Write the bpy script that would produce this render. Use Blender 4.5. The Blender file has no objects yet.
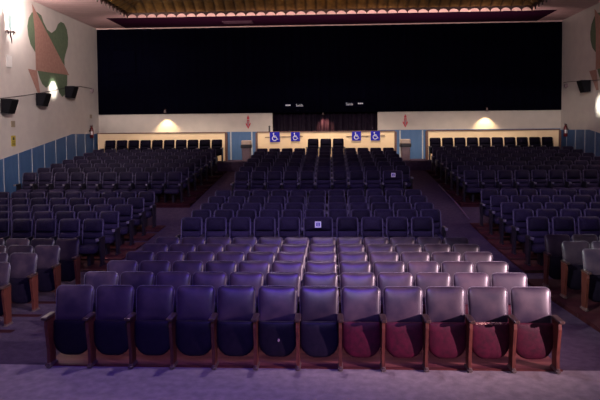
import bpy, math, random
from mathutils import Vector, Matrix

random.seed(7)
scene = bpy.context.scene
COL = scene.collection
PI = math.pi
Z0 = 2.82                      # camera height above the front floor

# ------------------------------------------------------------------ camera
F = 600.0
YP = 155.0                     # optical axis in the frame (the view is shifted down from it)
def cam_axes(vpx=330.0, vpy=131.0, roll=math.radians(.5)):
    yc = Vector((vpx - 300, YP - vpy, F)).normalized()
    h = Vector((math.cos(roll), math.sin(roll), 0))
    n = yc.cross(h).normalized()
    if n.y < 0: n = -n
    xc = yc.cross(n)
    if xc.x < 0: xc = -xc
    # columns = world axes in camera coordinates; rows = camera axes in world
    return [Vector((xc[i], yc[i], n[i])) for i in range(3)]
AX = cam_axes()
cd = bpy.data.cameras.new('camera'); cd.sensor_width = 36; cd.lens = 36; cd.shift_y = -(200 - YP) / 600
cd.clip_start = .05; cd.clip_end = 200
cam = bpy.data.objects.new('camera', cd); COL.objects.link(cam)
r, u, d = AX
cam.matrix_world = Matrix(((r.x, u.x, -d.x, 0), (r.y, u.y, -d.y, 0), (r.z, u.z, -d.z, Z0), (0, 0, 0, 1)))
scene.camera = cam
def screen_x(p):
    q = Vector((p[0], p[1], p[2] - Z0))
    return 300 + F * q.dot(AX[0]) / q.dot(AX[2])
def ray(x, y):
    return AX[0] * (x - 300) + AX[1] * (YP - y) + AX[2] * F
def at_y(x, y, Y):
    v = ray(x, y); v = v * (Y / v.y); return Vector((v.x, v.y, v.z + Z0))
def at_x(x, y, X):
    v = ray(x, y); v = v * (X / v.x); return Vector((v.x, v.y, v.z + Z0))

# ------------------------------------------------------------------ materials
def nodes(name):
    m = bpy.data.materials.new(name); m.use_nodes = True
    nt = m.node_tree
    return m, nt, nt.nodes['Principled BSDF']
def mat(name, c, rough=.6, c2=None, scale=20, var=0, spec=.5, bump=0, bscale=80, metal=0, emit=None, es=0, detail=3, stretch=None, lo=.35, hi=.65, objrand=0, sheen=0):
    m, nt, b = nodes(name)
    b.inputs['Base Color'].default_value = (*c, 1)
    b.inputs['Roughness'].default_value = rough
    b.inputs['Metallic'].default_value = metal
    b.inputs['Specular IOR Level'].default_value = spec
    if sheen:
        b.inputs['Sheen Weight'].default_value = sheen
    if emit:
        b.inputs['Emission Color'].default_value = (*emit, 1); b.inputs['Emission Strength'].default_value = es
    tc = nt.nodes.new('ShaderNodeTexCoord')
    vec = tc.outputs['Object']
    if objrand:
        oi = nt.nodes.new('ShaderNodeObjectInfo')
        vm = nt.nodes.new('ShaderNodeVectorMath'); vm.operation = 'ADD'
        sc_ = nt.nodes.new('ShaderNodeMath'); sc_.operation = 'MULTIPLY'; sc_.inputs[1].default_value = 37
        nt.links.new(oi.outputs['Random'], sc_.inputs[0])
        nt.links.new(vec, vm.inputs[0]); nt.links.new(sc_.outputs[0], vm.inputs[1]); vec = vm.outputs[0]
    if stretch:
        mp = nt.nodes.new('ShaderNodeMapping'); mp.inputs['Scale'].default_value = stretch
        nt.links.new(vec, mp.inputs[0]); vec = mp.outputs[0]
    if c2:
        n = nt.nodes.new('ShaderNodeTexNoise'); n.inputs['Scale'].default_value = scale; n.inputs['Detail'].default_value = detail
        nt.links.new(vec, n.inputs['Vector'])
        cr = nt.nodes.new('ShaderNodeValToRGB')
        cr.color_ramp.elements[0].position = lo; cr.color_ramp.elements[1].position = hi
        cr.color_ramp.elements[0].color = (*c, 1); cr.color_ramp.elements[1].color = (*c2, 1)
        nt.links.new(n.outputs['Fac'], cr.inputs[0])
        out = cr.outputs[0]
        if objrand:
            hs = nt.nodes.new('ShaderNodeHueSaturation')
            mr = nt.nodes.new('ShaderNodeMapRange'); mr.inputs['To Min'].default_value = 1 - objrand; mr.inputs['To Max'].default_value = 1 + objrand
            nt.links.new(oi.outputs['Random'], mr.inputs[0]); nt.links.new(mr.outputs[0], hs.inputs['Value'])
            nt.links.new(out, hs.inputs['Color']); out = hs.outputs[0]
        nt.links.new(out, b.inputs['Base Color'])
    if bump:
        n2 = nt.nodes.new('ShaderNodeTexNoise'); n2.inputs['Scale'].default_value = bscale
        nt.links.new(vec, n2.inputs['Vector'])
        bp = nt.nodes.new('ShaderNodeBump'); bp.inputs['Strength'].default_value = bump; bp.inputs['Distance'].default_value = .02
        nt.links.new(n2.outputs['Fac'], bp.inputs['Height']); nt.links.new(bp.outputs[0], b.inputs['Normal'])
    return m

M = {}
M['vinyl'] = mat('dark_vinyl', (.019, .012, .026), .36, (.054, .034, .047), 5, objrand=.30, bump=.05, bscale=9, lo=.35, hi=.75, spec=.55)
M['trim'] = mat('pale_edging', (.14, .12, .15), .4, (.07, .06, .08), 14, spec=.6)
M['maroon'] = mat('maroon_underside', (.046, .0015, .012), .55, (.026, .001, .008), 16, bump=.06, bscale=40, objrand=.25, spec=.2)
M['shadedunder'] = mat('shaded_underside', (.005, .0035, .010), .45, (.008, .005, .013), 16, bump=.06, bscale=40, objrand=.25, spec=.15)  # maroon underside as seen in dim light; shade put into the colour
M['worn'] = mat('worn_edge', (.07, .004, .016), .7, (.55, .36, .26), 75, lo=.52, hi=.60)
M['wood'] = mat('red_brown_wood', (.085, .021, .014), .42, (.045, .010, .008), 10, stretch=(6, 6, .8), objrand=.25)
M['arm'] = mat('dark_arm_wood', (.028, .016, .016), .28, (.05, .028, .024), 12, stretch=(6, 1, 6))
M['iron'] = mat('dark_iron', (.05, .035, .035), .5, (.09, .05, .045), 30)
M['fabric'] = mat('navy_fabric', (.015, .011, .028), .75, (.023, .018, .042), 60, bump=.2, bscale=300, objrand=.25, spec=.06)
M['head'] = mat('black_navy_headrest', (.010, .0075, .019), .65, (.015, .0115, .029), 30, objrand=.25, spec=.08)
M['shell'] = mat('grey_shell_edge', (.03, .024, .055), .6, (.02, .017, .04), 20, spec=.15)
M['bolster'] = mat('grey_bolster', (.085, .075, .13), .5, (.06, .052, .095), 20, spec=.4)
M['blackfabric'] = mat('black_fabric', (.0040, .003, .0095), .8, (.006, .005, .013), 60, bump=.2, bscale=300, objrand=.25, spec=.05)
M['plastic'] = mat('black_plastic', (.010, .009, .014), .35, (.018, .016, .022), 30)
M['cupring'] = mat('cup_ring', (.12, .11, .15), .3, (.2, .19, .22), 30)
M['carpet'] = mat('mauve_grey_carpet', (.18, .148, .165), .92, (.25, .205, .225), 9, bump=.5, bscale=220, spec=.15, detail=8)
M['shadedcarpet'] = mat('shaded_aisle_carpet', (.044, .028, .052), .92, (.064, .043, .070), 9, bump=.5, bscale=220, spec=.1, detail=8)  # same carpet darkened; the falling light is put into its colour
M['redfloor'] = mat('red_platform', (.075, .012, .012), .75, (.04, .007, .009), 4, bump=.1, bscale=60, spec=.25)
M['darkplatform'] = mat('dark_red_platform', (.035, .007, .010), .8, (.02, .004, .007), 4, spec=.1)
M['ventgrey'] = mat('vent_mauve', (.05, .025, .04), .7, (.06, .03, .045), 6, spec=.1)
M['boards'] = mat('red_brown_boards', (.07, .013, .019), .6, (.13, .038, .034), 2.2, stretch=(1, 4, 4), spec=.3)
M['nosing'] = mat('tan_nosing', (.045, .014, .014), .7, (.028, .008, .009), 12, spec=.2)
M['blue'] = mat('blue_dado', (.040, .105, .24), .6, (.055, .125, .27), 6, stretch=(1, 1, .3))
M['batten'] = mat('pale_batten', (.42, .45, .48), .6, (.36, .38, .42), 10)
M['cream'] = mat('cream_board', (.80, .61, .37), .7, (.84, .65, .41), 3)
M['cap'] = mat('brown_cap', (.10, .045, .035), .5, (.14, .065, .045), 12)
M['white'] = mat('white_plaster', (.58, .54, .50), .85, (.54, .50, .47), 2.5, bump=.08, bscale=40)
M['curtain'] = mat('black_curtain', (.0005, .0005, .0045), .95, (.0008, .0007, .0065), 5, stretch=(8, 1, .3), spec=.04)
M['panelblack'] = mat('black_panel', (.010, .009, .017), .8, (.013, .012, .021), 8, spec=.2)
M['drape'] = mat('plum_drape', (.012, .005, .016), .7, (.007, .003, .011), 8, spec=.2)
M['gold'] = mat('gold_with_groove_shade', (.20, .105, .026), .45, (.11, .055, .012), 5, spec=.6)
def gold():  # paints shade into the gold colour between the bulges
    m = M['gold']; nt = m.node_tree; b = nt.nodes['Principled BSDF']
    src = b.inputs['Base Color'].links[0].from_socket
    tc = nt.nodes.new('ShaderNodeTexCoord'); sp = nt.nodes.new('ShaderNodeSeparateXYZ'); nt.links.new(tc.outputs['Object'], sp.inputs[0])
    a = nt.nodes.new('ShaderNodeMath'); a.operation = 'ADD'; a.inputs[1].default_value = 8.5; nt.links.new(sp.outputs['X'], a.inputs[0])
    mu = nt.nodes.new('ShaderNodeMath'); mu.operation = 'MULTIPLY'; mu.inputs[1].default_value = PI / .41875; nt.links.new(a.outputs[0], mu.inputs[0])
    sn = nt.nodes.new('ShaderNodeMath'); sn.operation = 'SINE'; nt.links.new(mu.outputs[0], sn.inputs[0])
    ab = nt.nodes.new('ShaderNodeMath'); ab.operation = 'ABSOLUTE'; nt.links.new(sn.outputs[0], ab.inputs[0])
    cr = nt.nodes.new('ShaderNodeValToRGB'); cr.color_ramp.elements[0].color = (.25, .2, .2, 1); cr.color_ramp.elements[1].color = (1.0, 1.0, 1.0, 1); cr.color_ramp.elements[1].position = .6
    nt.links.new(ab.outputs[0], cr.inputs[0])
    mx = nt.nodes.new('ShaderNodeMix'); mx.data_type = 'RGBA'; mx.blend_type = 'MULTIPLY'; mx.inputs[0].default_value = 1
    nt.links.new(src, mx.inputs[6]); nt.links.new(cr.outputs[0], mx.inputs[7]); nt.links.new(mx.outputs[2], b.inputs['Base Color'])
gold()
M['fringe'] = mat('dark_fringe', (.030, .013, .012), .6, (.05, .022, .016), 20)
M['pink'] = mat('pink_border', (.78, .56, .50), .7, (.74, .52, .47), 3)
M['green'] = mat('mural_green', (.095, .145, .085), .8, (.12, .17, .10), 7)
M['salmon'] = mat('mural_salmon', (.40, .225, .18), .8, (.34, .185, .145), 9)
M['blackbox'] = mat('speaker_black', (.0035, .0035, .006), .8, (.005, .005, .008), 40, spec=.15)
M['grille'] = mat('speaker_grille', (.003, .003, .005), .8, (.006, .006, .009), 160, spec=.15)
M['cable'] = mat('cable_grey', (.03, .028, .028), .6, (.05, .045, .045), 20)
M['yellow'] = mat('yellow_sign', (.50, .40, .05), .6, (.44, .34, .04), 10)
M['print'] = mat('dark_print', (.04, .04, .03), .7, (.06, .06, .04), 10)
M['beige'] = mat('beige_plate', (.32, .26, .18), .6, (.28, .22, .15), 10)
M['offwhite'] = mat('offwhite_plate', (.72, .70, .68), .5, (.68, .66, .64), 10)
M['red'] = mat('extinguisher_red', (.12, .006, .012), .3, (.10, .005, .010), 10)
M['signred'] = mat('sign_red', (.45, .015, .04), .5, (.40, .012, .035), 10)
M['bin'] = mat('mauve_grey_bin', (.25, .18, .20), .4, (.22, .16, .18), 12)
M['binlid'] = mat('pale_bin_lid', (.45, .34, .28), .45, (.40, .31, .26), 12)
M['signblue'] = mat('sign_blue', (.008, .008, .36), .5, (.009, .009, .38), 10, spec=.2)
M['signwhite'] = mat('sign_white', (.75, .75, .78), .5, (.70, .70, .74), 10)
M['lettering'] = mat('pale_lettering', (.5, .5, .55), .5, (.46, .46, .5), 10, emit=(.6, .62, .75), es=.16)
M['lamp'] = mat('lit_bulb', (1, .8, .5), .4, (1, .78, .5), 10, emit=(1, .68, .36), es=1.2)
M['shade'] = mat('frosted_glass_leaf', (.35, .52, .50), .3, (.45, .6, .56), 6, emit=(.75, .9, .9), es=.35)
M['bulbwhite'] = mat('lit_white_bulb', (1, 1, 1), .4, (1, .98, .95), 10, emit=(1, .95, .9), es=14)
M['stepstrip'] = mat('step_strip', (.06, .05, .14), .5, (.16, .06, .09), 3)

# planked ceiling
def planks():
    m, nt, b = nodes('pink_planks')
    tc = nt.nodes.new('ShaderNodeTexCoord')
    sep = nt.nodes.new('ShaderNodeSeparateXYZ'); nt.links.new(tc.outputs['Object'], sep.inputs[0])
    mu = nt.nodes.new('ShaderNodeMath'); mu.operation = 'MULTIPLY'; mu.inputs[1].default_value = 1 / .35
    nt.links.new(sep.outputs['Y'], mu.inputs[0])
    fr = nt.nodes.new('ShaderNodeMath'); fr.operation = 'FRACT'; nt.links.new(mu.outputs[0], fr.inputs[0])
    cr = nt.nodes.new('ShaderNodeValToRGB'); e = cr.color_ramp.elements
    e[0].position = 0; e[0].color = (.15, .08, .085, 1)
    e[1].position = .10; e[1].color = (.60, .41, .40, 1)
    x = e.new(.6); x.color = (.56, .38, .375, 1)
    nt.links.new(fr.outputs[0], cr.inputs[0]); nt.links.new(cr.outputs[0], b.inputs['Base Color'])
    b.inputs['Roughness'].default_value = .6
    return m
M['planks'] = planks()
M['ceilshade'] = mat('ceiling_shade', (.016, .002, .012), .8, (.022, .003, .016), 3, stretch=(1, 6, 1), spec=.05)  # ceiling away from the sconces, its shade put into the colour

# ------------------------------------------------------------------ mesh builder
class MB:
    def __init__(s): s.v = []; s.f = []
    def add(s, vs, fs):
        o = len(s.v); s.v += [tuple(p) for p in vs]; s.f += [tuple(i + o for i in q) for q in fs]
    def box(s, x0, x1, y0, y1, z0, z1, bev=0, tx=0, ty=0):
        """box with chamfered vertical edges; tx, ty shrink the bottom (taper)"""
        if bev <= 0:
            vs = [(x0 + tx, y0 + ty, z0), (x1 - tx, y0 + ty, z0), (x1 - tx, y1 - ty, z0), (x0 + tx, y1 - ty, z0), (x0, y0, z1), (x1, y0, z1), (x1, y1, z1), (x0, y1, z1)]
            s.add(vs, [(0, 3, 2, 1), (4, 5, 6, 7), (0, 1, 5, 4), (1, 2, 6, 5), (2, 3, 7, 6), (3, 0, 4, 7)]); return
        b = bev
        def ring(z, g, tx=0, ty=0):
            X0, X1, Y0, Y1 = x0 + g + tx, x1 - g - tx, y0 + g + ty, y1 - g - ty
            return [(X0 + b, Y0, z), (X1 - b, Y0, z), (X1, Y0 + b, z), (X1, Y1 - b, z), (X1 - b, Y1, z), (X0 + b, Y1, z), (X0, Y1 - b, z), (X0, Y0 + b, z)]
        rs = [ring(z0, b * .6, tx, ty), ring(z0 + b * .6, 0, tx, ty), ring(z1 - b * .6, 0), ring(z1, b * .6)]
        s.loft(rs)
    def loft(s, rs, caps=True):
        n = len(rs[0]); vs = [p for q in rs for p in q]; fs = []
        for i in range(len(rs) - 1):
            for k in range(n):
                a, c = i * n + k, i * n + (k + 1) % n
                fs.append((a, c, c + n, a + n))
        if caps:
            fs.append(tuple(range(n - 1, -1, -1))); fs.append(tuple(range((len(rs) - 1) * n, len(rs) * n)))
        s.add(vs, fs)
    def prism(s, pts, y0, y1, axis='y'):
        """polygon in (a, b); extruded along axis"""
        def P(a, b, t): return (a, t, b) if axis == 'y' else ((t, a, b) if axis == 'x' else (a, b, t))
        n = len(pts)
        vs = [P(a, b, y0) for a, b in pts] + [P(a, b, y1) for a, b in pts]
        fs = [tuple(range(n)), tuple(range(2 * n - 1, n - 1, -1))]
        fs += [(k, (k + 1) % n, n + (k + 1) % n, n + k) for k in range(n)]
        s.add(vs, fs)
    def tube(s, path, rad, n=6):
        rs = []
        path = [Vector(p) for p in path]
        for i, p in enumerate(path):
            t = (path[min(i + 1, len(path) - 1)] - path[max(i - 1, 0)]).normalized()
            a = t.cross(Vector((0, 0, 1)) if abs(t.z) < .9 else Vector((0, 1, 0))).normalized(); b = t.cross(a)
            rr = rad[i] if isinstance(rad, (list, tuple)) else rad
            rs.append([tuple(p + (a * math.cos(2 * PI * k / n) + b * math.sin(2 * PI * k / n)) * rr) for k in range(n)])
        s.loft(rs)
    def lathe(s, prof, cx=0, cy=0, n=12):
        s.loft([[(cx + r_ * math.cos(2 * PI * k / n), cy + r_ * math.sin(2 * PI * k / n), z) for k in range(n)] for r_, z in prof])
    def pillow(s, w, zb, zt, rt, rb, y0, lean, th, bulge, cup=0, nu=12, taper=0, p=6):
        us = [math.sin(-PI / 2 + PI * i / nu) for i in range(nu + 1)]
        zs = []
        for i in range(7): zs.append(zb + rb * (1 - math.cos(PI / 2 * i / 6)))
        for i in range(1, 6): zs.append(zb + rb + (zt - rt - zb - rb) * i / 6)
        for i in range(7): zs.append(zt - rt + rt * math.sin(PI / 2 * i / 6))
        nz = len(zs); fr = []; bk = []
        for z in zs:
            t = 2 * (z - zb) / (zt - zb) - 1; t = max(-1, min(1, t))
            cut = 0
            if z > zt - rt: cut = rt - math.sqrt(max(0, rt * rt - (z - zt + rt) ** 2))
            if z < zb + rb: cut = rb - math.sqrt(max(0, rb * rb - (zb + rb - z) ** 2))
            hw = w / 2 - cut - taper * max(0, t + 1) / 2
            for q in us:
                g = math.sqrt(max(0, (1 - abs(q) ** p) * (1 - abs(t) ** p)))
                ym = y0 + lean * (t + 1) / 2 - cup * q * q
                fr.append((q * hw, ym - th / 2 * g - bulge * (1 - q * q) * (1 - t * t), z))
                bk.append((q * hw, ym + th / 2 * g, z))
        n = nu + 1; o = len(fr); fs = []
        for i in range(nz - 1):
            for k in range(nu):
                a = i * n + k
                fs.append((a, a + 1, a + n + 1, a + n)); fs.append((o + a + 1, o + a, o + a + n, o + a + n + 1))
        s.add(fr + bk, fs)
    def mesh(s, name, smooth=False, weld=True):
        me = bpy.data.meshes.new(name); me.from_pydata(s.v, [], s.f); me.update()
        import bmesh
        bm = bmesh.new(); bm.from_mesh(me)
        if weld: bmesh.ops.remove_doubles(bm, verts=bm.verts, dist=1e-5)
        bmesh.ops.recalc_face_normals(bm, faces=bm.faces)
        bm.to_mesh(me); bm.free()
        if smooth:
            for p in me.polygons: p.use_smooth = True
        return me
    def build(s, name, m, parent=None, smooth=False, loc=(0, 0, 0)):
        me = s.mesh(name, smooth); me.materials.append(m)
        o = bpy.data.objects.new(name, me); COL.objects.link(o); o.parent = parent; o.location = loc
        return o

def tag(o, label, cat, group=None):
    o['label'] = label; o['category'] = cat
    if group: o['group'] = group
    return o
def thing(name, label, cat, loc, group=None, rz=0):
    o = bpy.data.objects.new(name, None); COL.objects.link(o); o.location = loc; o.rotation_euler = (0, 0, rz); o.empty_display_size = .1
    return tag(o, label, cat, group)
def struct(o):
    o['kind'] = 'structure'; return o
def copy_tree(o, parent=None):
    c = o.copy(); COL.objects.link(c); c.parent = parent
    for ch in list(o.children): copy_tree(ch, c)
    return c

# ------------------------------------------------------------------ room shell
XL, XR, YB, YF = -11.15, 10.72, 28.5, -4.0
ZC = 5.0 + Z0
ZP = -1.34 + Z0                                    # rear platform height
# floor height along the hall, fitted from the rows of seats
PROF = [(-4, 0), (7.05, 0), (9.5, -.090), (11.2, -.155), (13.1, -.13), (15.05, -.05), (17.2, .10), (19.4, .42), (25.9, 1.05), (26.25, 1.07), (26.25001, ZP), (30.2, ZP)]
def zf(y):
    for (a, za), (b, zb) in zip(PROF, PROF[1:]):
        if y <= b: return za + (zb - za) * (y - a) / (b - a)
    return ZP
fl = MB()
for (a, za), (b, zb) in zip(PROF, PROF[1:]):
    fl.add([(XL - .2, a, za), (XR + .2, a, za), (XR + .2, b, zb), (XL - .2, b, zb)], [(0, 1, 2, 3)])
fo = struct(fl.build('floor', M['carpet']))
fo.data.materials.append(M['shadedcarpet'])
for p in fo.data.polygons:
    if p.center.y > 7: p.material_index = 1  # carpet with painted-in shade past the front row

w = MB(); w.box(XL - .2, XL, YF, YB + .2, -.6, ZC + .8); struct(w.build('wall_left', M['white']))
w = MB(); w.box(XR, XR + .2, YF, YB + .2, -.6, ZC + .8); struct(w.build('wall_right', M['white']))
OX0, OX1, OZ = -2.73, 2.25, 1.05 + Z0              # doorway recess in the back wall
M['shadedplaster'] = mat('shaded_rear_plaster', (.50, .455, .41), .85, (.46, .42, .38), 2.5, bump=.08, bscale=40)  # white plaster darkened; the shadow on the strip is in its colour
w = MB()
w.box(XL, OX0, YB, YB + .2, .5, ZC + .8); w.box(OX1, XR, YB, YB + .2, .5, ZC + .8); w.box(OX0, OX1, YB, YB + .2, OZ, ZC + .8)
struct(w.build('wall_back', M['shadedplaster']))
w = MB()
w.box(OX0 - .1, OX0, YB + .2, YB + 1.5, .9, OZ + .1); w.box(OX1, OX1 + .1, YB + .2, YB + 1.5, .9, OZ + .1)
w.box(OX0 - .1, OX1 + .1, YB + 1.5, YB + 1.6, .9, OZ + .1); w.box(OX0 - .1, OX1 + .1, YB + .2, YB + 1.6, OZ + .1, OZ + .2)
struct(w.build('wall_doorway', M['panelblack']))

# ceiling with a recessed gold coffer
CX0, CX1, CY0, CY1 = -8.5, 8.25, 10.0, 25.1
w = MB(); t = .12
w.box(XL - .2, CX0, YF, YB + .2, ZC, ZC + t); w.box(CX1, XR + .2, YF, YB + .2, ZC, ZC + t)
w.box(CX0, CX1, CY1, YB + .2, ZC, ZC + t); w.box(CX0, CX1, YF, CY0, ZC, ZC + t)
struct(w.build('ceiling', M['planks']))
def wavy(a, b, n, amp):
    return [(a + (b - a) * i / n, amp * math.cos(PI * i)) for i in range(n + 1)]
w = MB()
# corrugated sides of the coffer rising to a raised lid, and ribbed lid
def ribbed(p0, p1, inward, rise, n):
    vs = []; fs = []; p0 = Vector(p0); p1 = Vector(p1); inward = Vector(inward)
    for i in range(n + 1):
        q = p0.lerp(p1, i / n); o = inward * (.16 * abs(math.sin(PI * i / 4)))
        vs += [tuple(q + o), tuple(q + o + inward * .5 + Vector((0, 0, rise * .55))), tuple(q + o * .5 + inward * 1.5 + Vector((0, 0, rise)))]
    for i in range(n):
        for k in range(2):
            a = i * 3 + k; fs.append((a, a + 3, a + 4, a + 1))
    w.add(vs, fs)
ribbed((CX0, CY1, ZC + .02), (CX1, CY1, ZC + .02), (0, -1, 0), .55, 160)
ribbed((CX0, CY0, ZC + .02), (CX0, CY1, ZC + .02), (1, 0, 0), .55, 148)
ribbed((CX1, CY0, ZC + .02), (CX1, CY1, ZC + .02), (-1, 0, 0), .55, 148)
ribbed((CX0, CY0, ZC + .02), (CX1, CY0, ZC + .02), (0, 1, 0), .55, 160)
w.add([(CX0 + .5, CY0 + .5, ZC + .6), (CX1 - .5, CY0 + .5, ZC + .6), (CX1 - .5, CY1 - .5, ZC + .6), (CX0 + .5, CY1 - .5, ZC + .6)], [(0, 1, 2, 3)])
go = w.build('ceiling_coffer', M['gold']); struct(go)
# scalloped fringe round the coffer
def fringe_pts(L, n, top, low, cusp):
    pts = [(0, top), (L, top)]; P = L / n
    for i in range(n, 0, -1):
        for k in range(0, 7):
            a = PI * k / 6
            pts.append(((i - .5) * P + math.cos(a) * P / 2, cusp + (low - cusp) * math.sin(a)))
    return pts
w = MB()
L = CX1 - CX0
w.prism([(CX0 + a, ZC + b) for a, b in fringe_pts(L, 40, .16, -.02, -.19)], CY1 - .03, CY1 + .02, 'y')
for X in (CX0, CX1):
    L2 = CY1 - CY0
    w.prism([(CY0 + a, ZC + b) for a, b in fringe_pts(L2, 37, .16, -.02, -.19)], X - .025, X + .025, 'x')
struct(w.build('trim_1', M['fringe']))
w = MB(); w.box(CX0 - .25, CX1 + .25, CY1 + .03, CY1 + .80, ZC - .012, ZC - .001)
struct(w.build('trim_2', M['pink']))
w = MB(); w.box(CX0 - 1.2, CX1 + 1.3, CY1 + .80, YB - .10, ZC - .014, ZC - .001); struct(w.build('ceiling_shade_sheet', M['ceilshade']))  # dark sheet that paints shade over the far ceiling
w = MB(); w.box(XL, XR, YB - .10, YB, ZC - .06, ZC - .001); struct(w.build('trim_3', M['pink']))
v = thing('ceiling_vent', 'pale flat air vent in the plank ceiling above the black curtain', 'vent', (0, 0, 0))
p0 = Vector((-4.15, 27.3, ZC - .013))
m = MB(); m.box(-.68, .68, -.30, .30, -.03, -.001); m.build('frame', M['ventgrey'], v)
m = MB()
for k in range(5): m.box(-.6, .6, -.24 + k * .1, -.20 + k * .1, -.042, -.03)
m.build('slat', M['ventgrey'], v); v.location = p0

# blue dado with pale battens, rising with the floor
def dado_top(y): return Z0 + (-.035 if y > 25.44 else -.035 - .147 * (25.44 - y))
for side, X, s in (('left', XL, 1), ('right', XR, -1)):
    ys = [12.0, 14, 16, 18, 20, 22, 24, 25.44, YB - .005]
    m = MB(); vs = []
    for y in ys: vs += [(X + s * .02, y, zf(y) - .1), (X + s * .02, y, dado_top(y)), (X, y, dado_top(y)), (X, y, zf(y) - .1)]
    fs = []
    for i in range(len(ys) - 1):
        for k in range(3):
            a = i * 4 + k; fs.append((a, a + 4, a + 5, a + 1))
    n = len(ys) * 4; fs += [(0, 1, 2, 3), (n - 4, n - 3, n - 2, n - 1)]
    m.add(vs, fs); struct(m.build('baseboard_' + side, M['blue']))
    m = MB(); y = 27.75
    while y > 14:
        if zf(y) < dado_top(y) - .1: m.box(min(X + s * .02, X + s * .035), max(X + s * .02, X + s * .035), y - .018, y + .018, zf(y), dado_top(y))
        y -= .98
    struct(m.build('trim_4', M['batten']))
m = MB(); m.box(XL + .02, OX0 - .02, YB - .02, YB, ZP, Z0 + .0); m.box(OX1 + .02, XR - .02, YB - .02, YB, ZP, Z0 + .03)
struct(m.build('baseboard_back', M['blue']))
m = MB()
for x in (231, 252, 400, 422.5):
    X = at_y(x, 145, YB).x
    m.box(X - .03, X + .03, YB - .035, YB - .02, ZP, Z0)
struct(m.build('trim_5', M['batten']))

# low walls in front of the rear corridor
def low_wall(x0, x1, ends):
    m = MB(); m.box(x0, x1, 27.55, 27.67, ZP, Z0 - .05); o = struct(m.build('low_wall', M['cream']))
    m = MB(); m.box(x0 - .03, x1 + .03, 27.52, 27.70, Z0 - .05, Z0 + .0); struct(m.build('cap', M['cap'], o))
    for x in ends:
        m = MB(); m.box(x - .05, x + .05, 27.50, 27.70, ZP, Z0 - .05); struct(m.build('end_post', M['cap'], o))
low_wall(-10.85, -4.82, (-4.80,)); low_wall(-3.33, 2.93, (-3.38, 2.98)); low_wall(4.42, 10.28, (4.40, 10.32))

# ------------------------------------------------------------------ seating platforms
P_Y = [13.1 + .99 * k for k in range(5)]
Q_Y = [19.75 + 1.01 * k for k in range(7)] + [26.85]
R_Y = [7.07 + .842 * k for k in range(6)]
LIFT = .045
def platform(x0, x1, rows, mk, m, front=.62, back=.2, dz=0, lift=LIFT):
    b = MB(); nb = MB()
    for i, y in enumerate(rows):
        y0 = y - front; y1 = (rows[i + 1] - front) if i + 1 < len(rows) else y + back + .3
        zt = zf(y) + lift + dz
        b.box(x0, x1, y0, y1, zf(y0) - .2, zt)
        nb.box(x0 - .005, x1 + .005, y0 - .015, y0 + .03, zt - .035, zt + .004)
    o = struct(b.build('seating_platform', m))
    struct(nb.build('nosing', mk, o))
platform(-3.47, 2.68, R_Y, M['redfloor'], M['boards'], front=.04, lift=.012)
platform(-3.5, 2.85, P_Y, M['nosing'], M['redfloor'], front=.62)
platform(-3.4, 2.95, Q_Y[:7], M['darkplatform'], M['darkplatform'], front=.62)
platform(XL + .03, -4.62, R_Y[1:], M['nosing'], M['darkplatform'], front=.3, dz=-.06)
platform(3.78, XR - .03, R_Y[1:], M['nosing'], M['darkplatform'], front=.3, dz=.02)
platform(XL + .03, -4.80, P_Y, M['nosing'], M['redfloor'], dz=-.03)
platform(4.0, XR - .03, P_Y, M['nosing'], M['redfloor'], dz=.0)
platform(XL + .03, -4.55, Q_Y[:7], M['darkplatform'], M['darkplatform'])
platform(4.12, XR - .03, Q_Y[:7], M['darkplatform'], M['darkplatform'])
m = MB(); m.tube([(4.03, y, zf(y) + .06) for y in (17.6, 19.4, 21, 22.5)], .02); struct(m.build('trim_6', M['stepstrip']))

ORD = ['', 'first', 'second', 'third', 'fourth', 'fifth', 'sixth', 'seventh', 'eighth', 'ninth', 'tenth', 'eleventh', 'twelfth']

# ------------------------------------------------------------------ wooden-armed vinyl seats
WP = .5
def wood_standard(dx):
    """curved wooden side standard at x = dx"""
    m = MB()
    prof = [(-.125, .02), (.03, .02), (.03, .25), (.035, .45), (.04, .60), (-.17, .60), (-.18, .52), (-.155, .38), (-.125, .2)]
    m.prism([(a, b) for a, b in prof], dx - .018, dx + .018, 'x')
    post = m.mesh('post')
    m = MB(); m.box(dx - .030, dx + .030, -.15, .07, 0, .028, .012); m.box(dx - .022, dx + .022, -.135, .05, .028, .05, .01)
    foot = m.mesh('foot')
    m = MB(); m.box(dx - .036, dx + .036, -.24, .022, .600, .636, .014)
    arm = m.mesh('armrest')
    post.materials.append(M['wood']); foot.materials.append(M['iron']); arm.materials.append(M['arm'])
    return post, foot, arm
def obj(name, me, parent):
    o = bpy.data.objects.new(name, me); COL.objects.link(o); o.parent = parent; return o
STD_L = wood_standard(-WP / 2); STD_R = wood_standard(WP / 2)
def add_standard(root, S):
    p = obj('post', S[0], root); obj('foot', S[1], p); obj('armrest', S[2], root)
m = MB(); m.pillow(.446, .515, .932, .062, .03, .055, .075, .065, .020, cup=.020, taper=-.013, p=4.5); VB = m.mesh('backrest', True); VB.materials.append(M['vinyl'])
m = MB()
pts = []
hw, zt_, rr = .2235, .935, .064
def edge(zb=.535):
    out = [(-hw, zb)]
    out += [(-hw, zt_ - rr)] + [(-hw + rr - rr * math.cos(PI / 2 * k / 5), zt_ - rr + rr * math.sin(PI / 2 * k / 5)) for k in range(1, 6)]
    out += [(hw - rr + rr * math.sin(PI / 2 * k / 5), zt_ - rr + rr * math.cos(PI / 2 * k / 5)) for k in range(0, 6)] + [(hw, zb)]
    return out
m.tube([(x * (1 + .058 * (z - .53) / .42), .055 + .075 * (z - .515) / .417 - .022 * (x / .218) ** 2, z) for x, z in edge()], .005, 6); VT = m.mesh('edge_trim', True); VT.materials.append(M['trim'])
m = MB(); m.pillow(.456, .120, .548, .03, .18, -.030, .012, .06, .012); VS = m.mesh('folded_seat', True); VS.materials.append(M['maroon'])
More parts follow.
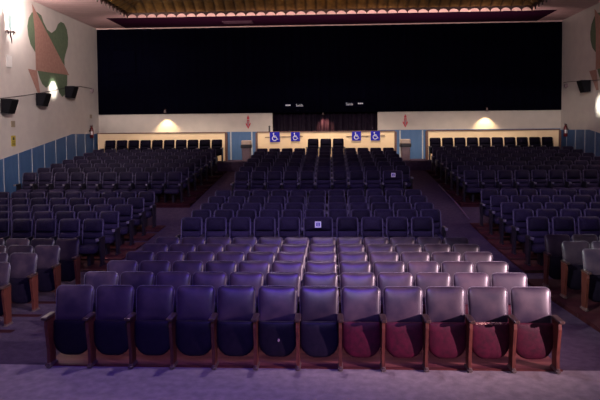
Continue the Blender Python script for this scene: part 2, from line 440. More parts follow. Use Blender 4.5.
m = MB(); m.pillow(.39, .530, .556, .012, .012, -.034, 0, .035, 0); VW = m.mesh('worn_edge', True); VW.materials.append(M['worn'])

VN = VS.copy(); VN.materials.clear(); VN.materials.append(M['shadedunder'])
def make_wood(under):
    root = thing('vinyl_cinema_seat', '', 'seat', (0, 0, 0))
    b = obj('backrest', VB, root); obj('edge_trim', VT, b)
    obj('folded_seat', under, root)
    add_standard(root, STD_L)
    return root
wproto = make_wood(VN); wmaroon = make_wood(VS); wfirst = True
CEN = -.395
ROWW = ['front', 'second', 'third', 'fourth', 'fifth', 'sixth']
queue = []
for i, y in enumerate(R_Y):
    for k in range(12):
        x = CEN + (k - 5.5) * WP
        lab = 'purple vinyl flip-up seat with wooden arms, %s from left, %s row, centre block' % (ORD[k + 1], ROWW[i])
        if i == 0 and k == 5: lab = 'front-row vinyl seat, sixth from left, with a small pale spot on its folded underside'
        if i == 0 and k == 10: lab = 'front-row vinyl seat, eleventh from left, with a chipped pale edge on its maroon underside'
        if i == 0 and k == 0: lab = 'front-row vinyl seat at the far left end, beside the left aisle, red wooden post'
        if i == 0 and k == 11: lab = 'front-row vinyl seat at the far right end, beside the right aisle, bright maroon underside'
        queue.append((x, y, zf(y) + .012, lab, 'vinyl seats in the centre block', k == 11, i, k))
# side blocks, only what the photo shows
for i, y in enumerate(R_Y):
    if i < 2: continue
    z = zf(y) + LIFT
    for k in range(10):
        xr = -4.87; x = xr - (k + .5) * WP
        if screen_x((x + .3, y, z + .9)) > -4 and i >= 2:
            queue.append((x, y, z - .06, 'vinyl flip-up seat with wooden arms, %s from aisle, %s visible row of left block' % (ORD[k + 1], {2: 'nearest', 3: 'second', 4: 'third', 5: 'rearmost'}[i]), 'vinyl seats at the left', k == 0, 9, k))
        x = 3.98 + (k + .5) * WP
        if screen_x((x - .3, y, z + .9)) < 604:
            queue.append((x, y, z + .02, 'vinyl flip-up seat with wooden arms, %s from aisle, %s visible row of right block' % (ORD[k + 1], {2: 'out', 3: 'nearest', 4: 'second', 5: 'rearmost'}[i]), 'vinyl seats at the right', False, 9, k))
# make the plain source first, copy it, then add the odd pieces
for q in queue[1:]:
    maroon = (q[0] > .2 and q[6] != 9)  # left and side seats take the underside with shade in its colour
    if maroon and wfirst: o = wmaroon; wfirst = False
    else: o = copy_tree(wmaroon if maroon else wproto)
    o.location = q[:3]; o['label'] = q[3]; o['group'] = q[4]
    if q[5]: add_standard(o, STD_R)
    if q[6] == 0 and q[7] == 10:
        wz = obj('worn_edge', VW, o); wz['label'] = 'pale chipped top edge of the folded seat'
    if q[6] == 0 and q[7] == 5:
        mk = MB(); mk.prism([(.02 + .012 * math.cos(a * PI / 5), .335 + .018 * math.sin(a * PI / 5)) for a in range(10)], -.078, -.062, 'y')
        mo = mk.build('pale_spot', M['bin'], o); mo['label'] = 'small pale spot'
q = queue[0]; wproto.location = q[:3]; wproto['label'] = q[3]; wproto['group'] = q[4]

# ------------------------------------------------------------------ padded seats
PP = .545
def padded_meshes(s):
    """s widens the seat"""
    out = {}
    W = .470 * s
    m = MB(); m.pillow(W, .40, 1.0, .06, .04, .05, .13, .085, 0, p=10); out['backrest'] = (m.mesh('backrest', True), M['shell'])
    m = MB(); m.pillow(W - .05, .715, .992, .06, .03, .060, .045, .10, .03, taper=.012); out['headrest'] = (m.mesh('headrest', True), M['head'])
    hw = W / 2 - .004
    for sx in (-1, 1):
        m = MB(); m.tube([(sx * hw, .045 - .02 + .0 , .44), (sx * hw, .05 + .085 * .33 - .03, .62), (sx * hw, .05 + .085 * .7 - .03, .84), (sx * (hw - .004), .05 + .085 * .9 - .02, .955), (sx * (hw - .03), .05 + .085 - .01, .995)], [.008, .013, .013, .011, .006], 6)
        out['side_bolster%d' % sx] = (m.mesh('side_bolster', True), M['bolster'])
    m = MB(); m.pillow(W - .055, .575, .705, .045, .045, .022, .03, .075, .022); m.pillow(W - .055, .44, .57, .045, .045, .0, .03, .075, .022); out['back_pad'] = (m.mesh('back_pad', True), M['fabric'])
    m = MB()
    n = 10
    rs = []
    for z, g, in ((.30, .03), (.33, .0), (.41, .0), (.445, .03), (.455, .09)):
        hw = W / 2 - g * .8; y0 = -.42 + g; y1 = .03 - g * .3; c = .06
        rs.append([(-hw + c, y0, z), (hw - c, y0, z), (hw - c * .3, y0 + c * .3, z), (hw, y0 + c, z), (hw, y1, z), (-hw, y1, z), (-hw, y0 + c, z), (-hw + c * .3, y0 + c * .3, z)])
    m.loft(rs); out['seat_cushion'] = (m.mesh('seat_cushion', True), M['fabric'])
    for nm, dx in (('L', -PP * 0 - .2725 * s), ('R', .2725 * s)):
        m = MB(); m.box(dx - .034, dx + .034, -.34, .005, .585, .635, .015); out['armrest' + nm] = (m.mesh('armrest'), M['plastic'])
        m = MB(); m.box(dx - .022, dx + .022, -.25, .03, .0, .585, .01, ty=.05); m.box(dx - .03, dx + .03, -.24, .05, 0, .03, .01); out['side_panel' + nm] = (m.mesh('side_panel'), M['plastic'])
        m = MB()
        m.loft([[(dx + r_ * math.cos(2 * PI * k / 10), -.375 + r_ * math.sin(2 * PI * k / 10), z) for k in range(10)] for r_, z in ((.036, .585), (.042, .635), (.034, .637), (.030, .60))])
        out['cup_holder' + nm] = (m.mesh('cup_holder'), M['cupring'])
    m = MB(); m.box(-.04, .04, -.2, .02, .0, .31, .01); m.box(-.14 * s, .14 * s, -.26, .0, .27, .30, .01); out['pedestal'] = (m.mesh('pedestal'), M['plastic'])
    for me, mm in out.values(): me.materials.append(mm)
    return out
def black_set(S):
    out = {}
    for k, (me, mm) in S.items():
        if k in ('headrest', 'back_pad', 'seat_cushion', 'backrest') or k.startswith('side_bolster'):
            me = me.copy(); me.materials.clear(); me.materials.append(M['blackfabric'])
        out[k] = (me, mm)
    return out
PM = padded_meshes(1.0); PB = black_set(PM); PW = padded_meshes(1.36)
def make_padded(S):
    root = thing('padded_cinema_seat', '', 'seat', (0, 0, 0))
    b = obj('backrest', S['backrest'][0], root); obj('headrest', S['headrest'][0], b); obj('back_pad', S['back_pad'][0], b); obj('side_bolster', S['side_bolster-1'][0], b); obj('side_bolster', S['side_bolster1'][0], b)
    obj('seat_cushion', S['seat_cushion'][0], root); obj('pedestal', S['pedestal'][0], root)
    add_side(root, S, 'L')
    return root
def add_side(root, S, nm):
    a = obj('armrest', S['armrest' + nm][0], root); obj('cup_holder', S['cup_holder' + nm][0], a); obj('side_panel', S['side_panel' + nm][0], root)
def seat_sign(root):
    m = MB(); m.box(-.068, .068, -.078, -.070, .80, .935); pl = m.build('sign_plate', M['signwhite'], root); pl['label'] = 'white square sign with dark pictogram'
    m = MB()
    m.box(-.038, -.012, -.0795, -.0785, .838, .90); m.box(.012, .038, -.0795, -.0785, .838, .90)
    m.box(-.038, .038, -.0795, -.0785, .830, .842); m.box(-.038, .038, -.0795, -.0785, .896, .908); m.box(-.005, .005, -.0795, -.0785, .86, .885)
    m.build('pictogram', M['signblue'], pl)
pqueue = []   # x, y, z, label, group, wide, last, rowkey
def q_row(j): return 'row' if j < 7 else 'row'
# centre block, near half
for i, y in enumerate(P_Y):
    z = zf(y) + LIFT
    if i == 0:
        widths = [1] * 5 + [1.36] + [1] * 4
    else: widths = [1] * 11
    tot = sum(widths) * PP; x = -3.37
    for k, s in enumerate(widths):
        cx = x + s * PP / 2; x += s * PP
        lab = 'padded navy cinema seat, %s from left, %s padded row, centre block' % (ORD[k + 1], ORD[i + 1])
        if s > 1: lab = 'extra-wide padded seat with white pictogram sign, first padded row, centre block'
        pqueue.append((cx, y, z, lab, 'padded seats in the near centre block', s > 1, k == len(widths) - 1, 'P%d' % i))
# centre block, far half
for j, y in enumerate(Q_Y):
    z = zf(y) + (LIFT if j < 7 else 0)
    if j == 7:
        for k, xx in enumerate((314.1, 325.8, 337.3)):
            X = at_y(xx, 145, y).x
            pqueue.append((X + (k - 1) * .045, y, z, 'padded black seat, %s of three raised seats before the central cream low wall' % ('left', 'middle', 'right')[k], 'three raised rear seats', False, k == 2, 'Q7c'))
        continue
    widths = [1] * 9 + [1.36] if j == 0 else [1] * 11
    x = -3.22
    for k, s in enumerate(widths):
        cx = x + s * PP / 2; x += s * PP
        lab = 'padded navy cinema seat, %s from left, %s row past cross aisle, centre block' % (ORD[k + 1], ORD[j + 1])
        if s > 1: lab = 'extra-wide padded seat with white pictogram sign, right end of row past the cross aisle'
        pqueue.append((cx, y, z, lab, 'padded seats in the far centre block', s > 1, k == len(widths) - 1, 'Q%d' % j))
# side blocks
for side in ('left', 'right'):
    for i, y in enumerate(P_Y):
        z = zf(y) + LIFT + (-.03 if side == 'left' else 0)
        for k in range(10):
            x = -5.07 - (k + .5) * PP if side == 'left' else 4.22 + (k + .5) * PP
            sx = screen_x((x, y, z + .9))
            if -14 < sx < 614:
                pqueue.append((x, y, z, 'padded navy cinema seat, %s from aisle, %s padded row, %s block' % (ORD[k + 1], ORD[i + 1], side), 'padded seats in the near %s block' % side, False, k == 0 and side == 'left', 'P%d' % i))
    for j, y in enumerate(Q_Y):
        z = zf(y) + (LIFT if j < 7 else 0)
        n = 10 if side == 'left' else (11 if j < 7 else 10)
        for k in range(n):
            x = -4.93 - (k + .5) * .555 if side == 'left' else 4.33 + (k + .5) * PP
            if j == 7: x = at_y(222.6, 145, y).x - (k + .5) * .547 if side == 'left' else at_y(429.3, 145, y).x + (k + .5) * PP
            sx = screen_x((x, y, z + .9))
            if -12 < sx < 612:
                rw = ORD[j + 1] + ' row past cross aisle'
                if j == 7: rw = 'raised last row before the cream low wall'
                pqueue.append((x, y, z, 'padded navy cinema seat, %s from aisle, %s, %s block' % (ORD[k + 1], rw, side) if j < 7 else 'padded black seat, %s from aisle, raised row before the %s cream low wall' % (ORD[k + 1], side), 'padded seats in the far %s block' % side, False, k == 0 and side == 'left', 'Q%d' % j))
indiv = [q for q in pqueue if q[7] not in ('Q5', 'Q6')]
rest = [q for q in pqueue if q[7] in ('Q5', 'Q6')]
print('PADDED', len(pqueue), 'individual', len(indiv), 'rest', len(rest), 'wood', len(queue))
pproto = make_padded(PM); bproto = make_padded(PB); fb = True; wideproto = make_padded(PW); seat_sign(wideproto)
fn = fw = True
for q in indiv:
    last_row = q[7] in ('Q7', 'Q7c')
    if last_row:
        o = bproto if fb else copy_tree(bproto); fb = False
    elif q[5]:
        o = wideproto if fw else copy_tree(wideproto); fw = False
    else:
        if fn: first = q; fn = False; continue
        o = copy_tree(pproto)
    o.location = q[:3]; o['label'] = q[3]; o['group'] = q[4]
    if q[6]:
        add_side(o, PW if q[5] else PM, 'R')
pproto.location = first[:3]; pproto['label'] = first[3]; pproto['group'] = first[4]
# the remaining rows, mostly hidden, as one object
def merge_rest():
    vs = []; fs = []; mi = []; mats = []
    keys = ['backrest', 'headrest', 'back_pad', 'side_bolster-1', 'side_bolster1', 'seat_cushion', 'pedestal', 'armrestL', 'side_panelL', 'cup_holderL']
    for q in rest:
        for kx in keys + (['armrestR', 'side_panelR', 'cup_holderR'] if q[6] else []):
            me, mm = PM[kx]
            if mm not in mats: mats.append(mm)
            o = len(vs); vs += [(v.co.x + q[0], v.co.y + q[1], v.co.z + q[2]) for v in me.vertices]
            for p in me.polygons: fs.append([i + o for i in p.vertices]); mi.append(mats.index(mm))
    me = bpy.data.meshes.new('padded_seat_rows'); me.from_pydata(vs, [], fs)
    for mm in mats: me.materials.append(mm)
    me.polygons.foreach_set('material_index', mi); me.polygons.foreach_set('use_smooth', [True] * len(mi)); me.update()
    o = bpy.data.objects.new('padded_seat_rows', me); COL.objects.link(o)
    tag(o, 'two rearmost full rows of padded navy seats, mostly hidden behind rows in front', 'seats'); o['kind'] = 'stuff'
merge_rest()

# ------------------------------------------------------------------ back wall: curtain, drape, signs, lamps
def fold_sheet(x0, x1, z0, z1, y, amp, per, th=.02, flare=1.0, step=.06):
    m = MB(); n = max(8, int((x1 - x0) / step)); vs = []; fs = []
    for i in range(n + 1):
        x = x0 + (x1 - x0) * i / n
        a = amp * math.sin(2 * PI * x / per) + amp * .4 * math.sin(2 * PI * x / per * 2.37 + 1)
        for yy in (y + a, y + a + th): vs += [(x, yy * 1.0, z1), (x, yy + a * (flare - 1), z0)]
    for i in range(n):
        a = i * 4
        fs += [(a, a + 4, a + 5, a + 1), (a + 2, a + 3, a + 7, a + 6), (a, a + 2, a + 6, a + 4), (a + 1, a + 5, a + 7, a + 3)]
    fs += [(0, 1, 3, 2), (n * 4, n * 4 + 2, n * 4 + 3, n * 4 + 1)]
    m.add(vs, fs); return m
m = fold_sheet(XL + .02, XR - .02, .885 + Z0, ZC - .062, YB - .08, .022, .45)
tag(m.build('black_curtain', M['curtain'], None, True), 'huge black curtain covering the upper back wall below the ceiling', 'curtain')
for (x0, x1, y0, y1, lab) in ((112, 135, 51, 74, 'faint dark square panel on the black curtain, left side'), (524, 545, 46, 68, 'faint dark square panel on the black curtain, right side')):
    a = at_y(x0, y1, YB - .15); b = at_y(x1, y0, YB - .15)
    t = thing('wall_panel', lab, 'panel', ((a.x + b.x) / 2, YB - .145, a.z), 'dark square panels on the curtain')
    w_, h_ = (b.x - a.x) / 2, b.z - a.z
    m = MB(); m.box(-w_, w_, -.01, .03, 0, h_); m.build('board', M['curtain'], t)
    m = MB(); m.box(-w_, w_, -.025, -.01, 0, .05); m.box(-w_, w_, -.025, -.01, h_ - .05, h_); m.box(-w_, -w_ + .05, -.025, -.01, .05, h_ - .05); m.box(w_ - .05, w_, -.025, -.01, .05, h_ - .05)
    m.build('frame', M['curtain'], t)
m = fold_sheet(OX0 + .02, OX1 - .02, ZP + .02, OZ + .06, YB + .45, .05, .30, flare=1.3, step=.035)
tag(m.build('doorway_drape', M['drape'], None, True), 'dark plum drape hanging in the central doorway under a small lamp', 'drape')
def lamp(x, y, Y, lab, grp, col, power, tgt, cone, blend):
    p = at_y(x, y, Y)
    t = thing('spot_lamp', lab, 'lamp', p, grp)
    m = MB(); m.lathe([(.03, .10), (.05, .09), (.055, .0), (.07, -.05), (.062, -.05), (.045, .0), (.02, .05)]); m.build('lamp_shade', M['iron'], t)
    m = MB(); m.lathe([(.005, .02), (.03, .0), (.03, -.03), (.005, -.045)]); m.build('bulb', M['lamp'], t, True)
    m = MB(); m.tube([(0, 0, .09), (0, .05, .13), (0, YB - .10 - Y if Y < YB else .10, .13)], .012); m.build('bracket', M['iron'], t)
    ld = bpy.data.lights.new('spot', 'SPOT'); ld.energy = power; ld.color = col; ld.spot_size = cone; ld.spot_blend = blend; ld.shadow_soft_size = .03
    lo = bpy.data.objects.new('spot', ld); COL.objects.link(lo); lo.location = p + Vector((0, 0, -.06))
    lo.rotation_euler = (Vector(tgt) - lo.location).to_track_quat('-Z', 'Y').to_euler()
    return t
pl_ = at_y(165, 112, 28.12); lamp(165, 112, 28.12, 'small spot lamp glowing above the left low wall', 'spot lamps on the back wall', (1, .70, .36), 170, (pl_.x, YB - .10, ZP + .9), 1.55, .6)
pr_ = at_y(487, 110, 28.12); lamp(487, 110, 28.12, 'small spot lamp glowing above the right low wall', 'spot lamps on the back wall', (1, .70, .36), 170, (pr_.x, YB - .10, ZP + .9), 1.55, .6)
pc_ = at_y(323, 114, 28.6); lamp(323, 114, 28.6, 'small lamp lighting the plum drape in the central doorway', None, (1, .40, .26), 120, (pc_.x + .1, YB + .45, ZP + 1.5), 1.4, 1)

def text_mesh(s, size):
    c = bpy.data.curves.new('t', 'FONT'); c.body = s; c.size = size; c.align_x = 'CENTER'; c.extrude = .004
    o = bpy.data.objects.new('t', c); COL.objects.link(o)
    bpy.context.view_layer.update()
    me = bpy.data.meshes.new_from_object(o.evaluated_get(bpy.context.evaluated_depsgraph_get()))
    bpy.data.objects.remove(o); return me
for (xt, yt, xd, yd, lab) in ((299.5, 106.4, 288, 105.2, 'dark exit sign reading Saída with dashes at its left'), (349.5, 105.2, 360.5, 103.4, 'dark exit sign reading Saída with dashes at its right')):
    p = at_y(xt, yt, YB - .19); pd = at_y(xd, yd, YB - .19)
    t = thing('exit_sign', lab, 'sign', (p.x, YB - .14, p.z), 'exit signs over the doorway')
    x0, x1 = sorted((0, pd.x - p.x)); 
    m = MB(); m.box(x0 - .22, x1 + .22, -.02, .02, -.10, .20); m.build('sign_board', M['curtain'], t)
    me = text_mesh('Saída', .17); me.materials.append(M['lettering'])
    o = obj('lettering', me, t); o.rotation_euler = (PI / 2, 0, 0); o.location = (0, -.026, 0)
    m = MB(); dx, dz = pd.x - p.x, pd.z - p.z
    for k in (-1, 0, 1): m.box(dx + k * .085 - .035, dx + k * .085 + .035, -.028, -.021, dz - .03, dz + .03)
    m.build('dash_mark', M['lettering'], t)

# red arrow signs on the white band
for x, yt, yb, lab in ((248.2, 115.5, 129, 'red down-pointing arrow sign on white wall above the left aisle'), (405.3, 114.5, 127.5, 'red down-pointing arrow sign on white wall above the right aisle')):
    a = at_y(x, yb, YB - .02); b = at_y(x, yt, YB - .02); h = b.z - a.z
    t = thing('arrow_sign', lab, 'sign', (a.x, YB - .02, a.z), 'red arrow signs')
    m = MB()
    m.prism([(0, 0), (.12, .22 * h / .6), (.115, .30), (.06, .235), (.06, .44), (-.06, .44), (-.06, .235), (-.115, .30), (-.12, .22 * h / .6)], 0, .018, 'y'); m.build('arrow', M['signred'], t)
    m = MB(); m.prism([(0, .10), (.03, .17), (.025, .40), (-.025, .40), (-.03, .17)], -.004, 0, 'y'); m.build('arrow_core', M['bin'], t)
    m = MB(); m.box(-.055, .055, 0, .018, .46, h - .06); m.box(-.025, .025, 0, .018, h - .06, h); m.build('emblem', M['signred'], t)

# wheelchair signs on the central low wall
def wheelchair(sz):
    m = MB(); s = sz
    def P(a, b): return (a * s, b * s)
    def disc(cx, cy, r_, n=14): m.prism([P(cx + r_ * math.cos(2 * PI * k / n), cy + r_ * math.sin(2 * PI * k / n)) for k in range(n)], -.006, -.001, 'y')
    def bar(a, b, w_):
        a = Vector(a); b = Vector(b); d_ = (b - a).normalized(); n_ = Vector((-d_.y, d_.x)) * w_ / 2
        m.prism([P(*(a + n_)), P(*(b + n_)), P(*(b - n_)), P(*(a - n_))], -.006, -.001, 'y')
    disc(-.12, .36, .075)
    bar((-.12, .28), (-.08, -.02), .09); bar((-.11, .12), (.12, .12), .06); bar((-.10, -.01), (.17, -.01), .08); bar((.15, -.01), (.26, -.28), .08); bar((.24, -.27), (.34, -.22), .06)
    n = 18
    for k in range(n):
        a0 = math.radians(110 + 250 * k / n); a1 = math.radians(110 + 250 * (k + 1) / n)
        c = (-.03, -.14)
        m.prism([P(c[0] + r_ * math.cos(a), c[1] + r_ * math.sin(a)) for r_, a in ((.20, a0), (.20, a1), (.27, a1), (.27, a0))], -.006, -.001, 'y')
    return m
places = ['leftmost of four', 'second from left of four', 'third from left of four', 'rightmost of four']
for k, (x, y, s, rot) in enumerate(((274.8, 137, 10.0, -.03), (295.4, 136.6, 9.0, 0), (356.5, 136, 9.0, .0), (375.4, 135.8, 9.2, .0))):
    p = at_y(x, y, 27.49); sz = s * 27.5 / 600
    t = thing('wheelchair_sign', 'blue sign with white wheelchair symbol, %s on central low wall' % places[k], 'sign', (p.x, 27.495, p.z), 'blue wheelchair signs')
    t.rotation_euler = (0, rot, 0)
    m = MB(); m.box(-sz / 2, sz / 2, 0, .012, -sz / 2, sz / 2); m.build('sign_plate', M['signblue'], t)
    wheelchair(sz * .95).build('wheelchair_symbol', M['signwhite'], t)
for (xa, ya, xb, yb, lab) in ((265, 137.4, 303, 136.2, 'thin dark rail behind the two left wheelchair signs'), (346.5, 136.4, 385, 135.6, 'thin dark rail behind the two right wheelchair signs')):
    a = at_y(xa, ya, 27.53); b = at_y(xb, yb, 27.53)
    m = MB(); m.tube([a, b], .016); tag(m.build('sign_rail', M['cap']), lab, 'rail', 'sign rails')
p = at_y(269.5, 133, 27.6)
m = MB(); m.box(-.035, .035, -.035, .035, 0, .22, .01); m.lathe([(.05, .22), (.05, .25), (.02, .27)]); o = m.build('rope_post', M['plastic'], None, False, (p.x, 27.6, Z0)); tag(o, 'short black post on the low wall left of the doorway', 'post')

# litter bins
for x, lab in ((246.5, 'pale-topped litter bin in the gap left of the central low wall'), (405.3, 'pale-topped litter bin in the gap right of the central low wall')):
    p = at_y(x, 150, 26.95)
    t = thing('litter_bin', lab, 'bin', (p.x, 26.95, ZP), 'litter bins')
    m = MB(); m.box(-.20, .20, -.18, .18, 0, .66, .04, tx=.02, ty=.02); m.build('bin_body', M['bin'], t)
    m = MB(); m.box(-.24, .24, -.22, .22, .60, .76, .03); m.build('rim', M['plastic'], t)
    m = MB(); m.box(-.215, .215, -.195, .195, .74, .95, .05); m.build('lid', M['binlid'], t)

# fire extinguishers on the side walls
for side, X, s, x, y in (('left', XL, 1, 92.3, 138), ('right', XR, -1, 565, 136.5)):
    p = at_x(x, y, X + s * .14)
    t = thing('fire_extinguisher', 'red fire extinguisher hanging on the %s wall near the back corner' % side, 'fire extinguisher', (X + s * .12, p.y, p.z), 'fire extinguishers')
    m = MB(); m.lathe([(.07, 0), (.085, .02), (.085, .40), (.06, .47), (.03, .49), (.03, .52)]); m.build('cylinder', M['red'], t, True)
    m = MB(); m.box(-.05, .05, -.02, .02, .52, .56, .008); m.tube([(0, 0, .56), (.06 * s, -.04, .60)], .012); m.build('valve', M['iron'], t)
    m = MB(); m.tube([(0, -.03, .54), (0, -.14, .56), (0, -.17, .45), (0, -.15, .25), (0, -.12, .12)], .013); m.build('hose', M['plastic'], t, True)
    m = MB(); m.loft([[(.087 * math.sin(a), -.087 * math.cos(a), z) for a in [-.8 + 1.6 * k / 6 for k in range(7)]] + [(.086 * math.sin(a), -.086 * math.cos(a), z) for a in [.8 - 1.6 * k / 6 for k in range(7)]] for z in (.15, .30)]); m.build('paper_label', M['offwhite'], t)
    m = MB(); xs = sorted((-s * .12, -s * .085)); m.box(xs[0], xs[1], -.04, .04, .30, .36); m.build('wall_bracket', M['iron'], t)
a = at_x(90.7, 116.5, XL)
m = MB(); m.box(0, .012, -.12, .12, -.09, .09); tag(m.build('small_sign', M['beige'], None, False, (XL + .001, a.y, a.z)), 'small dull plate on left wall above the fire extinguisher', 'sign')

# ------------------------------------------------------------------ side walls: speakers, cable, murals, sconce, plates
def speaker(side, X, s, x, y, lab):
    p = at_x(x, y, X + s * .25)
    t = thing('wall_speaker', lab, 'speaker', (X + s * .05, p.y, p.z), 'wall speakers')
    m = MB()
    sec = [(.0, -.22), (.24, -.25), (.40, .22), (.38, .25), (.0, .25)]
    m.prism([(s * a, b) for a, b in sec], -.22, .22, 'y'); m.build('cabinet', M['blackbox'], t)
    m = MB(); m.prism([(s * .252, -.23), (s * .403, .205), (s * .411, .202), (s * .260, -.233)], -.195, .195, 'y'); m.build('grille', M['grille'], t)
    m = MB(); m.box(min(-s * .045, 0), max(-s * .045, 0), -.06, .06, -.1, .12); m.build('wall_bracket', M['iron'], t)
speaker('left', XL, 1, 10, 106.5, 'black wall speaker at the left edge above the yellow sign')
speaker('left', XL, 1, 44, 99.8, 'middle black wall speaker on the left wall below the mural tip')
speaker('left', XL, 1, 72, 92.3, 'black wall speaker on left wall nearest the back corner')
speaker('right', XR, -1, 583.5, 86.5, 'black wall speaker on the right wall below the mural')
def cable(X, s, pts, lab):
    m = MB(); m.tube([at_x(x, y, X + s * .03) for x, y in pts], .014, 5); tag(m.build('speaker_cable', M['cable']), lab, 'cable', 'speaker cables')
cable(XL, 1, [(-8, 99.5), (10, 97.3), (27, 95), (43, 92.5), (57, 89.8), (71, 86.5), (80, 86.5), (92, 88.5)], 'thin dark cable linking the speakers along the left wall')
cable(XR, -1, [(563.5, 82.8), (567, 82), (578, 81), (590, 80.5), (606, 79.5)], 'thin dark cable running to the speaker on the right wall')
for X, s, x, y, side in ((XL, 1, 92, 90.5, 'left'), (XR, -1, 566, 85.5, 'right')):
    p = at_x(x, y, X + s * .05)
    m = MB(); m.box(-.055, .055, -.09, .09, -.08, .08, .015); m.lathe([(.03, -.13), (.04, -.08)], n=8)
    tag(m.build('junction_box', M['bin'], None, False, (X + s * .055, p.y, p.z)), 'small pale box at the cable end on the %s wall' % side, 'box', 'cable end boxes')  # junction box where the speaker cable ends

GREEN = [[(128, 48), (114, 72), (109, 105), (112, 140), (122, 178), (140, 208), (146, 208), (140, 60)],
         [(136, 42), (150, 50), (165, 62), (174, 90), (188, 118), (206, 132), (222, 120), (232, 96), (243, 87), (256, 94), (267, 118), (272, 150), (271, 185), (262, 215), (257, 238), (258, 262), (200, 180)],
         [(150, 283), (158, 312), (168, 335), (184, 351), (196, 342), (205, 325), (218, 325), (228, 345), (238, 372), (249, 388), (262, 375), (268, 340), (269, 297)]]
TRI = [(127, 15), (276, 301), (143, 282), (138, 120)]
WEDGE = [(111, 275), (146, 282), (160, 372), (149, 370)]
def ccw(pts): return pts
def mural(X, s, conv, lab):
    t = thing('wall_art', lab, 'mural', (X, 0, 0), 'wall murals')
    for nm, polys, mm, y0 in (('green_shape', GREEN, M['green'], .006), ('salmon_triangle', [TRI, WEDGE], M['salmon'], .011)):
        m = MB()
        for po in polys:
            q = [conv(*p) for p in po]
            m.prism(q, y0 - .003, y0, 'x') if s > 0 else m.prism(q, -y0, .003 - y0, 'x')
        m.build(nm, mm, t)
def left_conv(a, b):
    p = at_x(a / 4, b / 4, XL); return (p.y, p.z)
L0 = left_conv(109, 100)[0]
def right_conv(a, b):
    y, z = left_conv(a, b); return (25.42 - (y - L0), z - .02)
mural(XL, 1, left_conv, 'abstract mural of green blob and salmon triangle on the left wall')
mural(XR, -1, right_conv, 'abstract mural of green blob and salmon triangle at the right edge')

# flower sconce
p = at_x(10.5, 31, XL + .16)
t = thing('wall_sconce', 'lit flower-shaped wall sconce with iron petals on the left wall', 'sconce', (XL + .16, p.y, p.z))
m = MB()
rs = []
for z, a, b in ((.0, .02, .02), (.15, .06, .05), (.35, .085, .07), (.55, .07, .06), (.72, .03, .03), (.80, .006, .006)):
    rs.append([(a * math.cos(2 * PI * k / 10), b * math.sin(2 * PI * k / 10), z) for k in range(10)])
m.loft(rs); m.build('glass_shade', M['shade'], t, True)
m = MB(); m.tube([(0, 0, .02), (0, 0, -.15), (.02, .03, -.32), (.01, .05, -.42)], [.03, .035, .02, .008]); m.tube([(0, 0, -.05), (-.155, 0, -.05)], .02); m.build('stem', M['iron'], t, True)
for a in range(5):
    an = 2 * PI * a / 5 + .3
    m = MB(); m.tube([(.02 * math.cos(an), .02 * math.sin(an), -.05), (.09 * math.cos(an), .12 * math.sin(an), .0), (.13 * math.cos(an), .20 * math.sin(an), -.04), (.14 * math.cos(an), .23 * math.sin(an), -.12)], [.02, .03, .025, .006]); m.build('petal', M['iron'], t, True)
p2 = at_x(8.3, 61.5, XL)
m = MB(); m.box(0, .05, -.17, .17, -.2, .2, .012); tag(m.build('wall_box', M['offwhite'], None, False, (XL + .001, p2.y, p2.z)), 'white box on the left wall below the sconce', 'box')
p3 = at_x(12.6, 124, XL)
m = MB(); m.box(0, .03, -.13, .13, -.11, .11, .008); tag(m.build('wall_plate', M['beige'], None, False, (XL + .001, p3.y, p3.z)), 'small beige plate on the left wall above the yellow sign', 'plate')
p4 = at_x(13.2, 141, XL)
t = thing('yellow_sign', 'yellow notice with dark print on the left wall under a speaker', 'sign', (XL + .001, p4.y, p4.z))
m = MB(); m.box(0, .015, -.14, .14, -.19, .19); m.build('sign_plate', M['yellow'], t)
m = MB(); m.box(.015, .018, -.05, .05, .03, .13)
for k in range(3): m.box(.015, .018, -.10, .10, -.04 - k * .05, -.02 - k * .05)
m.build('print', M['print'], t)

# ------------------------------------------------------------------ light
def light(kind, name, loc, tgt, power, col, size=.5, cone=1.0, blend=.5):
    ld = bpy.data.lights.new(name, kind); ld.energy = power; ld.color = col
    if kind == 'SPOT': ld.spot_size = cone; ld.spot_blend = blend; ld.shadow_soft_size = size
    elif kind == 'AREA': ld.size = size
    else: ld.shadow_soft_size = size
    o = bpy.data.objects.new(name, ld); COL.objects.link(o); o.location = loc
    if tgt: o.rotation_euler = (Vector(tgt) - Vector(loc)).to_track_quat('-Z', 'Y').to_euler()
    return o
kr = light('SPOT', 'stage_light_right', (9.4, 2.0, 3.3), (2.2, 7.75, .66), 15000, (1, .67, .78), .08, .55, 1)
kr.scale = (1, .46, 1)
light('SPOT', 'stage_light_blue', (.2, -1.0, 6.6), (-1.7, 7.2, .5), 2300, (.09, .01, 1.0), .9, .72, 1)
light('SPOT', 'front_house_light', (-.4, 7.8, 7.55), (-.4, 6.6, 0), 740, (.92, .72, 1.0), .25, 2.0, 1)
light('SPOT', 'stage_edge_light', (.3, -1.0, 4.3), (-.3, 9, .4), 330, (1, .93, .88), .14, 2.0, .5)
light('SPOT', 'right_block_fill', (-3.0, 4.0, 5.2), (6.4, 9.9, .6), 5500, (.92, 1, .90), .12, .45, .8)  # added fill spot, brightens the right block seats
light('SPOT', 'left_block_fill', (2.4, 4.0, 5.2), (-6.9, 9.8, .4), 3800, (1, .90, .96), .12, .45, .8)  # added fill spot, brightens the left block seats
mb = light('SPOT', 'mid_block_fill', (-.4, 4, 7.4), (-.4, 15.2, .9), 3600, (.66, .50, 1.0), .2, 1.45, .6)  # unseen spot added to lift the middle padded rows
mb.scale = (1, .27, 1)
light('AREA', 'front_fill', (-.5, -3.2, 7.0), (-.4, 15, 1.0), 180, (.40, .24, 1.0), 3)  # frontal fill added for the seat rows, no real fitting
rw = light('SPOT', 'rear_fill', (0, 1.0, 7.3), (1.6, 27.6, 3.5), 9000, (1, .86, .76), .4, .98, .45)  # added fill, squeezed so that it reaches only the rear
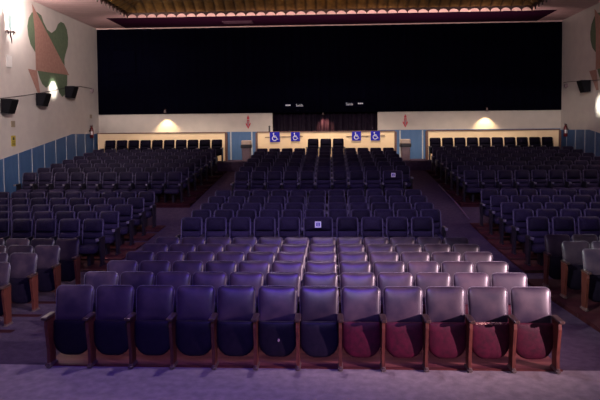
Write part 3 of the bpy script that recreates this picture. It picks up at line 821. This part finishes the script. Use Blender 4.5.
rw.scale = (1, .13, 1)
for wx in (-9.2, -6.2, -2.0, 1.6, 5.8, 8.8):
    ww = light('SPOT', 'low_wall_fill', (wx, 24.9, ZC + .05), (wx, 27.6, 2.35), 1700, (1, .80, .62), .08, 1.15, .8)  # added spots without fittings, brighten the cream low walls
    ww.scale = (1, .42, 1)
for wx in (-6.3, -2.2, 2.2, 6.1):
    up = light('SPOT', 'ceiling_fill', (wx, 23.2, 5.0), (wx, 26.2, ZC), 850, (1, .68, .64), .1, 1.9, .8)  # unseen spots added to brighten the pink ceiling border
    up.scale = (1, .28, 1)
light('POINT', 'sconce_light', (XL + .42, at_x(10.5, 31, XL).y, at_x(10.5, 12, XL).z), None, 190, (1, .86, .82), .10)
light('POINT', 'sconce_near', (XL + .6, 13.5, Z0 + 3.4), None, 430, (1, .84, .80), .12)
light('SPOT', 'left_ceiling_fill', (XL + .8, 19.5, 6.7), (-8.6, 22.6, ZC), 420, (1, .80, .74), .12, 2.0, .8)  # extra fill added to brighten the left ceiling, no sconce of its own
light('SPOT', 'left_wall_fill', (-2.5, 10, 7.3), (XL, 22, 4.6), 4300, (1, .84, .78), .3, .95, .9)  # added fill spot, lifts the whole left wall
light('POINT', 'right_sconce', (XR - .6, 16.5, Z0 + 3.9), None, 380, (1, .80, .76), .12)
light('SPOT', 'wall_spot_left', (-6.0, 23.0, 6.2), at_x(53, 88.5, XL), 5000, (1, .95, .82), .10, .17, 1)
light('SPOT', 'wall_spot_right', (5.6, 23.6, 5.6), at_x(600, 105, XR), 4500, (1, .95, .84), .10, .17, 1)
light('AREA', 'ambient_fill', (0, 14.5, ZC + .3), (0, 14.6, 0), 110, (.14, .05, 1), 9)  # unseen area light added as blue ambient fill
light('AREA', 'coffer_light', (0, 22.0, ZC + .25), (0, 26, ZC + .35), 45, (1, .62, .36), 1.5)

wd = bpy.data.worlds.new('world'); scene.world = wd; wd.use_nodes = True
bg = wd.node_tree.nodes['Background']; bg.inputs[0].default_value = (.10, .05, .30, 1); bg.inputs[1].default_value = .06
scene.view_settings.view_transform = 'Standard'
scene.view_settings.look = 'None'
scene.cycles.use_denoising = True
